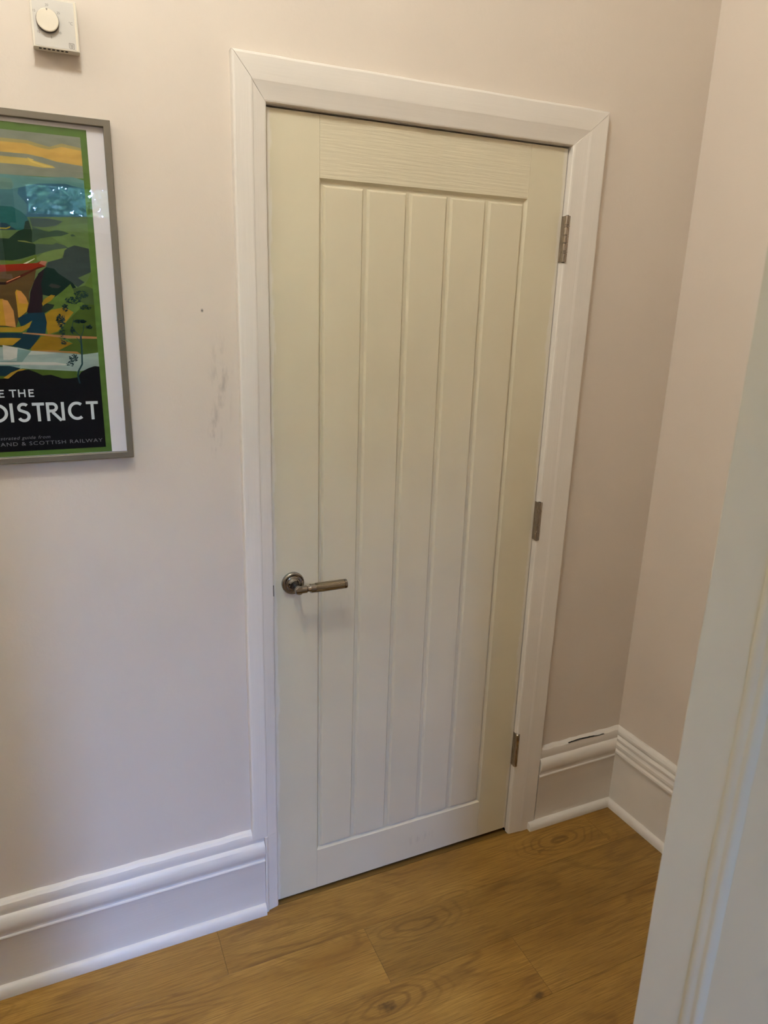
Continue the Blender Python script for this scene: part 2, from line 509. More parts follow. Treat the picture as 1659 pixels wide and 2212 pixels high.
# the lower, narrower piece of the left side standing on the floor next to the skirting
PL2 = [(0, .0), (0, .0115), (.0015, .0135), (.004, .0145), (.0275, .0195), (.0300, .0235), (.0335, .0245), (.0355, .0235), (.0362, .021), (.0362, .012), (.0362, .0)]
leg(PL2, -1, FZ + .001, lambda k: 0.2412, 6.0, 'side_board_foot')
# lining behind the boards, with the stop the door closes against
for nm, a in (('lining', (-0.032, -0.0020, 0.0005, 0.108, FZ, 2.0155)), ('lining', (0.7540, 0.7845, 0.0005, 0.108, FZ, 2.0155)), ('lining', (-0.0018, 0.7538, 0.0005, 0.108, 1.9845, 2.0155)),
              ('stop', (-0.0018, 0.012, 0.046, 0.070, FZ, 1.984)), ('stop', (0.740, 0.7538, 0.046, 0.070, FZ, 1.984)), ('stop', (0.0122, 0.7398, 0.046, 0.070, 1.970, 1.984))):
    o = boxo(nm, *a[:4], a[4] - FZ, a[5] - FZ, M_TRIM_V, frame)
# latch slot in the lining edge next to the handle
boxo('strike_slot', -0.0032, -0.0016, -0.0132, 0.004, 0.925 - FZ, 0.953 - FZ, M_BLACKP, frame)

# ------------------------------------------------------------------ door_1
door = empty('door_1', (0, 0, 0))
tag(door, 'closed cream cottage door with five raised vertical boards and chrome lever', 'door', 'structure')
DT = 0.040
SX0, SX1, RZ0, RZ1 = 0.115, 0.646, 0.129, 1.860
boxo('stile', 0.0, SX0 - .0002, 0, DT, 0, 1.981, M_STILE_L, door, 0.0007, 2)
boxo('stile', SX1 + .0002, 0.752, 0, DT, 0, 1.981, M_STILE_R, door, 0.0007, 2)
boxo('top_rail', SX0, SX1, 0.0002, DT, RZ1, 1.981, M_DOOR_H, door, 0.0006, 2)
boxo('bottom_rail', SX0, SX1, 0.0002, DT, 0.0, RZ0, M_DOOR, door, 0.0006, 2)
DEP = 0.0085
boxo('panel_ground', SX0 - .004, SX1 + .004, DEP, DT - .004, RZ0 - .004, RZ1 + .004, M_DOOR, door)
# sloping moulding round the sunk panel
def slope(name, pts_out, pts_in):
    bm = bmesh.new()
    v = [bm.verts.new(p) for p in pts_out + list(reversed(pts_in))]
    lo = [bm.verts.new((p[0], DEP + .003, p[2])) for p in pts_out + list(reversed(pts_in))]
    bm.faces.new(v); bm.faces.new(list(reversed(lo)))
    for i in range(4): bm.faces.new((v[i], lo[i], lo[(i + 1) % 4], v[(i + 1) % 4]))
    return mesh(name, bm, M_DOOR, door)
e = 0.0054
Y0, Y1 = 0.0006, DEP - .0001
slope('panel_moulding', [(SX0, Y0, RZ1), (SX1, Y0, RZ1)], [(SX0 + e, Y1, RZ1 - e), (SX1 - e, Y1, RZ1 - e)])
slope('panel_moulding', [(SX0, Y0, RZ0), (SX1, Y0, RZ0)], [(SX0 + e, Y1, RZ0 + e), (SX1 - e, Y1, RZ0 + e)])
slope('panel_moulding', [(SX0, Y0, RZ0), (SX0, Y0, RZ1)], [(SX0 + e, Y1, RZ0 + e), (SX0 + e, Y1, RZ1 - e)])
slope('panel_moulding', [(SX1, Y0, RZ0), (SX1, Y0, RZ1)], [(SX1 - e, Y1, RZ0 + e), (SX1 - e, Y1, RZ1 - e)])
# five raised boards
BX = [(0.1245, 0.2190), (0.2275, 0.3235), (0.3320, 0.4275), (0.4360, 0.5310), (0.5395, 0.6370)]
for (a, b2) in BX:
    z0, z1 = 0.1385, 1.8480
    ch, yt = 0.0052, 0.0014
    def ringat(inset, y): return [(a + inset, y, z0 + inset), (b2 - inset, y, z0 + inset), (b2 - inset, y, z1 - inset), (a + inset, y, z1 - inset)]
    rings = [ringat(0, DEP + .003), ringat(0, DEP), ringat(0.0006, DEP - .0004), ringat(ch - .0008, yt + .0003), ringat(ch, yt)]
    sweep('raised_board', rings, M_DOOR, door, smooth=0)

# handle
HX, HZC = 0.0490, 0.9485
hd = empty('handle', (HX, 0, HZC)); hd.parent = door
AX = (0, -1, 0)
latheo('rosette', [(.0, -.0), (.0282, 0), (.0284, .004), (.0276, .0070), (.0258, .0086), (.0225, .0092), (.0212, .0088), (.0205, .0074), (.0192, .0070), (.0180, .0082), (.0165, .0088), (.0150, .0088), (.0128, .0105), (.0, .0105)], AX, (0, 0, 0), M_CHROME, hd, 56, 28)
# neck and elbow: one tube with a mitred corner
def tube_path(name, pts, r, mat, parent, n=28):
    rings = []
    P = [Vector(p) for p in pts]
    for i, p in enumerate(P):
        d0 = (P[i] - P[i - 1]).normalized() if i else (P[1] - P[0]).normalized()
        d1 = (P[i + 1] - P[i]).normalized() if i < len(P) - 1 else d0
        t = (d0 + d1).normalized()
        z = Vector((0, 0, 1)); s = d0.cross(z).normalized()
        # cut plane normal t
        ring = []
        for k in range(n):
            a = 2 * math.pi * k / n
            q = s * math.cos(a) * r + z * math.sin(a) * r
            q = q - d0 * (q.dot(t) / d0.dot(t))
            ring.append(tuple(p + q))
        rings.append(ring)
    return sweep(name, rings, mat, parent, smooth=40)
LY = -0.0500
latheo('neck', [(.0135, .0100), (.0120, .0125), (.0100, .0150), (.0092, .0200), (.0092, .0300), (.0098, .0308), (.0104, .0330), (.0104, .0560), (.0092, .0580), (.0, .0580)], AX, (0, 0, 0), M_CHROME, hd, 36, 30)
# stub from elbow to grip, with a slanted shoulder like the cut corner in the metal
XA = (1, 0, 0)
latheo('elbow_stub', [(.0, -.0080), (.0088, -.0080), (.0094, -.0070), (.0094, .0190), (.0070, .0215), (.0070, .0245), (.0094, .0285), (.0, .0285)], XA, (0, LY, 0), M_CHROME, hd, 36, 30)
latheo('collar', [(.0, .0285), (.0104, .0285), (.0112, .0292), (.0112, .0400), (.0106, .0402), (.0106, .0412), (.0, .0412)], XA, (0, LY, 0), M_CHROME, hd, 40, 30)
latheo('grip', [(.0, .0412), (.0114, .0412), (.0117, .0416), (.0117, .1140), (.0114, .1144), (.0, .1144)], XA, (0, LY, 0), M_SATIN, hd, 48, 30)
latheo('end_cap', [(.0, .1144), (.0108, .1144), (.0108, .1152), (.0117, .1156), (.0117, .1205), (.0108, .1218), (.0085, .1222), (.0080, .1208), (.0, .1208)], XA, (0, LY, 0), M_CHROME, hd, 48, 30)

# hinges
def hinge(z0, z1, plain_one):
    hz = empty('hinge', (0.7575, -0.0075, z0)); hz.parent = door
    H = z1 - z0
    R = .0074
    if plain_one:
        prof = [(0, 0), (R - .001, 0), (R, .001), (R, H - .001), (R - .001, H), (0, H)]
        latheo('knuckle', prof, (0, 0, 1), (0, -.0070, 0), M_HINGE, hz, 24)
    else:
        cuts = [0.0, .225, .262, .275, .44, .60, .745, .782, .79, 1.0]
        cuts = [0.0, .20, .245, .415, .585, .755, .80, 1.0]
        for a, b2 in zip(cuts[:-1], cuts[1:]):
            h0, h1 = a * H + .0004, b2 * H - .0004
            rr = R if (b2 - a) > .1 else R + .0003
            latheo('knuckle', [(0, h0), (rr - .0005, h0), (rr, h0 + .0005), (rr, h1 - .0005), (rr - .0005, h1), (0, h1)], (0, 0, 1), (0, -.0070, 0), M_HINGE, hz, 24)
        latheo('pin', [(0, -.001), (.0040, -.001), (.0040, H + .001), (0, H + .001)], (0, 0, 1), (0, -.0070, 0), M_BLACKP, hz, 16)
    bm = bmesh.new(); box(bm, -.0060, -.0035, -.0040, .0300, .001, H - .001)
    mesh('leaf_plate', bm, M_HINGE, hz)
    bm = bmesh.new(); box(bm, .0030, .0105, -.0095, -.0040, .001, H - .001, .0004, 1)
    mesh('frame_plate', bm, M_HINGE, hz)
hinge(1.720, 1.829, False)
hinge(0.982, 1.093, False)
hinge(0.240, 0.354, True)

# ------------------------------------------------------------------ skirting boards
SK = [(.0, .0), (.0195, .0), (.0195, .160), (.0205, .1625), (.0232, .1650), (.0238, .1672), (.0228, .1694), (.0195, .1706), (.0188, .1740),
      (.0200, .1790), (.0240, .1850), (.0268, .1930), (.0272, .2020), (.0262, .2100), (.0232, .2175), (.0180, .2225), (.0150, .2240), (.0148, .2275),
      (.0155, .2300), (.0152, .2450), (.0140, .2500), (.0080, .2555), (.0, .2580)]
def skirt_profile(top): 
    s = top / 0.258
    return [(t, z * s) for t, z in SK]
SKR = [(.0, .0), (.0210, .0), (.0210, .178), (.0250, .1800), (.0300, .1840), (.0312, .1890), (.0300, .1945), (.0262, .1990), (.0258, .2020), (.0275, .2060), (.0270, .2150), (.0225, .2220), (.0215, .2250),
       (.0240, .2280), (.0238, .2340), (.0190, .2380), (.0150, .2400), (.0150, .2430), (.0172, .2465), (.0165, .2530), (.0120, .2600), (.0060, .2640), (.0, .2650)]

def skirt_run(name, prof, p_of, n, parent, mat, top_wob=0.0010, seed=1.0):
    rings = []
    for i in range(n + 1):
        ring = []
        for k, (t, z) in enumerate(prof):
            w = wobble(i, seed + k * .05, .0005) + (wobble(i * 2.3, seed + 3, top_wob) if k > len(prof) - 4 else 0)
            x, y = p_of(i / n, t)
            ring.append((x, y, z + w if k > 1 else fz(x)))
        rings.append(ring)
    return sweep(name, rings, mat, parent, smooth=24)

def quadrant(name, p_of, n, h, parent, seed, t0=.0200, dep=.0135):
    prof = [(t0 - .002, 0), (t0 + dep, 0), (t0 + dep + .0006, h * .30), (t0 + dep * .93, h * .58), (t0 + dep * .72, h * .82), (t0 + dep * .40, h * .97), (t0, h), (t0 - .002, h)]
    rings = []
    for i in range(n + 1):
        ring = []
        for k, (t, z) in enumerate(prof):
            x, y = p_of(i / n, t)
            ring.append((x, y, z + fz(x) + (wobble(i, seed + k * .08, .0007) if 1 < k < 6 else 0)))
        rings.append(ring)
    return sweep(name, rings, M_TRIM, parent, smooth=40)

bl = empty('baseboard_left', (0, 0, FZ)); tag(bl, 'white moulded skirting board left of the closed door', 'skirting board', 'structure')
skirt_run('board', skirt_profile(.267), lambda f, t: (XL + ((-0.0395) - XL) * f, -t), 90, bl, M_TRIM_H, .0016, 1.0)
quadrant('floor_bead', lambda f, t: (XL + ((-0.0400) - XL) * f, -t), 90, .030, bl, 2.0)
bb = empty('baseboard_back', (0, 0, FZ)); tag(bb, 'short white skirting board between door frame and room corner', 'skirting board', 'structure')
xc = lambda t: XR + RS * t - t * 1.0     # mitre line in the corner
skirt_run('board', skirt_profile(.281), lambda f, t: (0.8535 + (xc(t) - 0.8535) * f, -t), 24, bb, M_TRIM_H, .0020, 5.0)
quadrant('floor_bead', lambda f, t: (0.8260 + (xc(t) - 0.8260) * f, -t), 24, .026, bb, 7.0, .0215, .0150)
rc = random.Random(4)
rings = []
for i in range(26):
    f = i / 25
    x = .962 + .145 * f; w = .0006 * math.sin(math.pi * min(1, f * 1.02)) + .0002
    zc = .2755 + .0025 * math.sin(f * 5) + rc.uniform(-.0006, .0006)
    rings.append([(x, -.0155, zc - w), (x, -.0158, zc), (x, -.0150, zc + w), (x, -.0110, zc)])
sweep('paint_crack', rings, M_BLACKP, bb, smooth=0)
br = empty('baseboard_right', (0, 0, FZ)); tag(br, 'white stepped skirting board along the right side wall', 'skirting board', 'structure')
def rp(f, t):
    y0 = -t; y1 = YP0
    y = y0 + (y1 - y0) * f
    return (XR + RS * (-y) - t, y)
skirt_run('board', [(t * 1.0, z * .281 / .265) for t, z in SKR], lambda f, t: rp(f, t), 40, br, M_TRIM, .0008, 9.0)
quadrant('floor_bead', rp, 40, .026, br, 11.0, .0215, .0150)

# ------------------------------------------------------------------ open doorway the view looks through (trim_2)
dw = empty('trim_2', (JX1, YP0, FZ)); tag(dw, 'pale grey painted doorway lining with a bead, close at the right edge', 'door frame', 'structure')
TOP = HZ - FZ
def rel(x, y, z): return (x - JX1, y - YP0, z)
def jamb_strip(name, plan, z0, z1, mat, n=30, amp=.0004, seed=0.0):
    rings = []
    for i in range(n + 1):
        z = z0 + (z1 - z0) * i / n
        rings.append([rel(x + wobble(i, seed, amp), y + wobble(i, seed + 2, amp), z) for x, y in plan])
    return sweep(name, rings, mat, dw, smooth=35)
# right jamb: flat lining
jamb_strip('lining', [(JX1, YP0), (JX1 - .0015, YP0 - .0015), (JX1 - .0015, YP1 + .0015), (JX1, YP1), (JX1 + .034, YP1), (JX1 + .034, YP0)], 0, TOP + .03, M_JAMB, 30, .0006, 1.0)
# moulded stop on the right jamb
jy0, jy1 = -1.2096, -1.2340
sx = JX1 - .0013
def stop_plan(sxx, s):
    return [(sxx, jy0), (sxx - s * .0024, jy0 - .0012), (sxx - s * .0046, jy0 - .0045), (sxx - s * .0048, jy0 - .0095), (sxx - s * .0032, jy0 - .0118), (sxx - s * .0034, jy0 - .0130),
            (sxx - s * .0056, jy0 - .0160), (sxx - s * .0058, jy0 - .0180), (sxx - s * .0044, jy1 + .0040), (sxx - s * .0008, jy1), (sxx + s * .002, jy1), (sxx + s * .002, jy0)]
jamb_strip('stop', stop_plan(sx, .55), 0.0, TOP - .0, M_JAMB, 60, .0005, 3.0)
# left jamb and head, out of the picture
jamb_strip('lining', [(JX0, YP0), (JX0, YP1), (JX0 - .034, YP1), (JX0 - .034, YP0)], 0, TOP + .03, M_JAMB, 4, 0)
jamb_strip('stop', stop_plan(JX0, -1), 0.0, TOP, M_JAMB, 4, 0)
boxo('lining_head', *[v for v in (JX0 - JX1, -.0005, YP1 - YP0, 0.0, TOP, TOP + .03)], M_JAMB, dw)

# ------------------------------------------------------------------ window behind the viewpoint
M_WINF = plain('window_frame_paint', (232, 232, 230), 0.4)
M_GLASS = glass('window_glass', 1.45)
for wi, (wx0, wx1, wz0, wz1) in enumerate(WINDOWS):
    wn = empty('window_%d' % (wi + 1), ((wx0 + wx1) / 2, YF, wz0))
    tag(wn, ('high white framed window behind the viewpoint reflected in the picture glass', 'tall white framed window behind the viewpoint out of the picture')[wi], 'window', 'structure')
    hw = (wx1 - wx0) / 2; hh = wz1 - wz0
    for nm, a in (('frame_rail', (-hw - .07, hw + .07, -.09, .02, -.07, 0)), ('frame_rail', (-hw - .07, hw + .07, -.09, .02, hh, hh + .07)),
                  ('frame_stile', (-hw - .07, -hw, -.09, .02, 0, hh)), ('frame_stile', (hw, hw + .07, -.09, .02, 0, hh)),
                  ('mullion', (.13, .17, -.08, -.02, 0, hh)), ('window_sill', (-hw - .1, hw + .1, .02, .10, -.09, -.065))):
        boxo(nm, *a, M_WINF, wn, .003, 1)
    boxo('pane', -hw, .13, -.052, -.048, 0, hh, M_GLASS, wn)
    boxo('pane', .17, hw, -.052, -.048, 0, hh, M_GLASS, wn)

# greenery outside the window
gd = boxo('ground', -9, 9, -14, YF - .13, -.25, -.15, plain('grass_ground', (70, 92, 48), 0.9))
tag(gd, 'grassy ground outside the high window', 'ground', 'structure')
M_LEAF, ntl, bl_ = new_mat('leaf')
hl = N(ntl)
nl = hl.noise(hl.objco(), 2.2, 3)
hl.link(hl.mix(hl.mapr(nl, .35, .65, 0, 1), lin((40, 66, 38)), lin((98, 126, 66))), bl_.inputs['Base Color'])
bl_.inputs['Roughness'].default_value = 0.6
bm = bmesh.new()
rl = random.Random(3)
def hedge_top(x):
    f = min(1, max(0, (x + 1.15) / .4))
    return 3.08 + f * 2.0 + .16 * math.sin(x * 2.3) + .1 * math.sin(x * 6.1)
for i in range(42000):
    x = rl.uniform(-5.0, 3.6); ht = hedge_top(x)
    z = -.1 + rl.random() * (ht + .1); y = rl.gauss(-6.3, .28)
    c = Vector((x, y, z))
    d = Vector((rl.gauss(0, 1), rl.gauss(0, .6), rl.gauss(-.3, .7))).normalized()
    s = d.cross(Vector((rl.gauss(0, 1), rl.gauss(0, 1), rl.gauss(0, 1)))).normalized()
    l, w = rl.uniform(.05, .10), rl.uniform(.022, .042)
    v = [bm.verts.new(c - d * l), bm.verts.new(c + s * w), bm.verts.new(c + d * l), bm.verts.new(c - s * w)]
    bm.faces.new(v)
for i in range(9000):                     # finer growth in front
    x = rl.uniform(-0.95, 1.5); z = rl.uniform(1.7, 3.3); y = rl.gauss(-5.75, .10)
    c = Vector((x, y, z))
    d = Vector((rl.gauss(.5, 1), rl.gauss(0, .6), rl.gauss(.3, .7))).normalized()
    s = d.cross(Vector((rl.gauss(0, .4), rl.gauss(0, 1) + 1.0, rl.gauss(0, .4)))).normalized()
    l, w = rl.uniform(.030, .065), rl.uniform(.010, .020)
    v = [bm.verts.new(c - d * l), bm.verts.new(c + s * w), bm.verts.new(c + d * l), bm.verts.new(c - s * w)]
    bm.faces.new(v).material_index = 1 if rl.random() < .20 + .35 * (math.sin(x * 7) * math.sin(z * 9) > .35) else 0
hedge = mesh('hedge_foliage', bm, [M_LEAF, plain('leaf_glint', (196, 214, 180), 0.5)])  # pale second leaf colour paints bright glints into the hedge
tag(hedge, 'dense green hedge leaves outside the high window', 'hedge', 'stuff')

# ------------------------------------------------------------------ ceiling lamp of the lobby
for li, (lloc, lstr) in enumerate(LAMPS):
    lamp = empty('ceiling_light', (lloc[0], lloc[1], CZ))
    tag(lamp, ('round globe light hanging from the lobby ceiling nearest the door', 'round globe light hanging from the lobby ceiling beyond the picture')[li], 'light', None, 'lobby ceiling lights')
    M_EM, nte, be = new_mat('lit_globe')
    be.inputs['Base Color'].default_value = (0.9, 0.85, 0.75, 1)
    be.inputs['Emission Color'].default_value = (1.0, 1.015, 0.97, 1)
    be.inputs['Emission Strength'].default_value = lstr
    dz = lloc[2] - CZ
    bm = bmesh.new(); bmesh.ops.create_icosphere(bm, subdivisions=2, radius=0.10)
    mesh('globe', bm, M_EM, lamp, (0, 0, dz), True)
    latheo('ceiling_rose', [(0, 0), (.055, 0), (.055, -.012), (.03, -.02), (.012, -.03), (.012, dz + .110), (.04, dz + .110), (.04, dz + .095), (0, dz + .095)], (0, 0, 1), (0, 0, -.0005), M_WINF, lamp, 32)

# ------------------------------------------------------------------ room thermostat
TX0, TX1, TZ0, TZ1, TD = -0.4145, -0.3405, 2.0185, 2.0955, 0.0265
ts = empty('room_thermostat', ((TX0 + TX1) / 2, 0, TZ0)); tag(ts, 'small white room thermostat with round dial on the wall above the picture', 'thermostat')
M_PLAST = plain('thermostat_plastic', (218, 212, 198), 0.38)
M_PLASTF = plain('thermostat_face', (204, 200, 192), 0.42)
M_DIAL = plain('dial_plastic', (226, 217, 198), 0.35)
M_INK = plain('grey_print', (120, 114, 106), 0.6)
M_BRN = plain('dial_shadow_ring', (66, 56, 46), 0.5)
W2, TH = (TX1 - TX0) / 2, TZ1 - TZ0
# body: tapers slightly towards the wall like a moulded cover; slots cut in the underside
def body_ring(ins, y): return [(-W2 + ins, y, ins), (W2 - ins, y, ins), (W2 - ins, y, TH - ins), (-W2 + ins, y, TH - ins)]
o = sweep('cover', [body_ring(.0016, 0), body_ring(.0012, -.004), body_ring(0, -.008), body_ring(0, -TD + .0012), body_ring(.0010, -TD)], M_PLAST, ts, smooth=0)
bm = bmesh.new(); box(bm, -W2 + .0035, W2 - .0055, -TD - .0004, -TD + .001, .0025, TH - .003, .0003, 1)
mesh('face_plate', bm, M_PLASTF, ts)
bm = bmesh.new(); box(bm, W2 - .0050, W2 - .0020, -TD - .0006, -TD + .001, .002, TH - .002, .0003, 1)
mesh('face_rib', bm, M_DIAL, ts)
for i in range(7):
    x = -W2 + .0085 + i * .0070
    bm = bmesh.new(); box(bm, x, x + .0042, -TD + .0022, -TD + .0090, -.0003, .0012)
    mesh('vent_slot', bm, M_BLACKP, ts)
DX, DZ = -0.3888 - (TX0 + TX1) / 2, 2.0595 - TZ0
R = .0172
latheo('dial_shadow_ring', [(0, TD - .0002), (R + .0009, TD - .0002), (R + .0009, TD + .0045), (R - .0003, TD + .0060), (0, TD + .0060)], AX, (DX, 0, DZ), M_BRN, ts, 56)  # dark ring paints the shadow around the dial's edge
latheo('dial', [(0, TD + .0040), (R + .0003, TD + .0040), (R + .0002, TD + .0078), (R - .0008, TD + .0085), (0, TD + .0085)], AX, (DX, 0, DZ), M_DIAL, ts, 56)
bm = bmesh.new()
ty = -TD - .00865
v = [bm.verts.new((DX - .0017, ty, DZ + R - .0006)), bm.verts.new((DX + .0017, ty, DZ + R - .0006)), bm.verts.new((DX, ty, DZ + R - .0042))]
bm.faces.new(v); mesh('pointer', bm, M_INK, ts)

def put_text(name, body, size, cx, cz, y, mat, parent, shear=0.0, width=None, align='C', spacing=1.0, sub=None):
    me = text_mesh(body, size, shear, spacing)
    xs = [v.co.x for v in me.vertices]; zs = [v.co.y for v in me.vertices]
    x0, x1 = min(xs), max(xs)
    k = 1.0
    if width:
        ref = x1 - x0
        if sub:
            ms = text_mesh(sub, size, shear, spacing)
            q = [v.co.x for v in ms.vertices]; ref = max(q) - min(q)
            bpy.data.meshes.remove(ms)
        k = width / ref
    for v in me.vertices:
        x, z = v.co.x, v.co.y
        if align == 'C': v.co = Vector((cx + (x - (x0 + x1) / 2) * k, y, cz + z - (min(zs) + max(zs)) / 2))
        else: v.co = Vector((cx + (x - x1) * k, y, cz + z))
    me.name = name
    return link(name, me, mat, parent)
TY = -TD - .00055
for s, ang in (('20', 88), ('25', 38), ('30', -38), ('5', -80), ('10', -132), ('15', 148)):
    put_text('scale_numeral', s, .0052, DX + .0232 * math.cos(math.radians(ang)), DZ + .0242 * math.sin(math.radians(ang)), TY, M_INK, ts)
put_text('scale_unit', '°C', .0062, DX + .0370, DZ + .0020, TY, M_INK, ts)
# maker's emblem: a rounded square outline with three strokes
def stroke_bm(bm, pts, w, y, mi=0):
    P = []
    for p in pts:
        q = Vector((p[0], 0, p[1]))
        if not P or (q - P[-1]).length > w * .02: P.append(q)
    L, R_ = [], []
    for i, p in enumerate(P):
        d0 = (P[i] - P[i - 1]).normalized() if i else (P[1] - P[0]).normalized()
        d1 = (P[i + 1] - P[i]).normalized() if i < len(P) - 1 else d0
        t = (d0 + d1)
        t = t.normalized() if t.length > 1e-6 else d0
        nrm = Vector((-t.z, 0, t.x))
        kk = 1.0 / max(.45, abs(nrm.dot(Vector((-d0.z, 0, d0.x)))))
        a = p + nrm * w / 2 * kk; b = p - nrm * w / 2 * kk
        L.append(bm.verts.new((a.x, y, a.z))); R_.append(bm.verts.new((b.x, y, b.z)))
    for i in range(len(P) - 1):
        f = bm.faces.new((L[i], L[i + 1], R_[i + 1], R_[i])); f.material_index = mi
bm = bmesh.new()
ex, ez, er = W2 - .0125, .0085, .0040
stroke_bm(bm, [(ex - er, ez - er + .001), (ex - er, ez + er), (ex + er - .001, ez + er), (ex + er, ez + er - .001), (ex + er, ez - er), (ex - er + .001, ez - er), (ex - er, ez - er + .001)], .0008, TY)
for q in (-.0020, 0.0, .0020): stroke_bm(bm, [(ex - er + .0012, ez + q + .0006), (ex, ez + q - .0006), (ex + er - .0012, ez + q + .0006)], .0009, TY)
mesh('emblem', bm, M_INK, ts)

# ------------------------------------------------------------------ framed poster
FX1, FZ0, FW, FH = -0.2985, 1.288, 0.500, 0.6305
pf = empty('framed_poster', (FX1, 0, FZ0)); tag(pf, 'grey framed landscape travel poster behind glass hanging on the wall', 'picture')
M_FRAME = plain('grey_frame', (106, 99, 86), 0.42, 0.15)
M_PAPER = plain('white_mount', (226, 220, 224), 0.7)
FB, FDEP = .0122, .0190
# local coords: x to the right (right edge 0), z up from the bottom
corners = [(-FW, 0), (0, 0), (0, FH), (-FW, FH)]
def rail(i):
    (xa, za), (xb, zb) = corners[i], corners[(i + 1) % 4]
    d = Vector((xb - xa, zb - za)); L = d.length; d.normalize(); n = Vector((-d.y, d.x))
    prof = [(0, 0), (0, FDEP - .001), (.001, FDEP), (FB - .001, FDEP), (FB, FDEP - .001), (FB, 0)]
    rings = []
    for end in (0, 1):
        ring = []
        for (a, t) in prof:
            s = a if end == 0 else L - a
            q = Vector((xa, za)) + d * s + n * a
            ring.append((q.x, -t, q.y))
        rings.append(ring)
    return sweep('frame_rail', rings, M_FRAME, pf, smooth=0)
for i in range(4): rail(i)
PY = -.0095
boxo('mount', -FW + FB - .002, -FB + .002, PY, -.001, FB - .002, FH - FB + .002, M_PAPER, pf)
bm = bmesh.new()
gv = [bm.verts.new(p) for p in ((-FW + FB - .001, PY - .0022, FB - .001), (-FB + .001, PY - .0022, FB - .001), (-FB + .001, PY - .0022, FH - FB + .001), (-FW + FB - .001, PY - .0022, FH - FB + .001))]
bm.faces.new(gv); mesh('glazing', bm, glass('picture_glass', 1.62), pf)

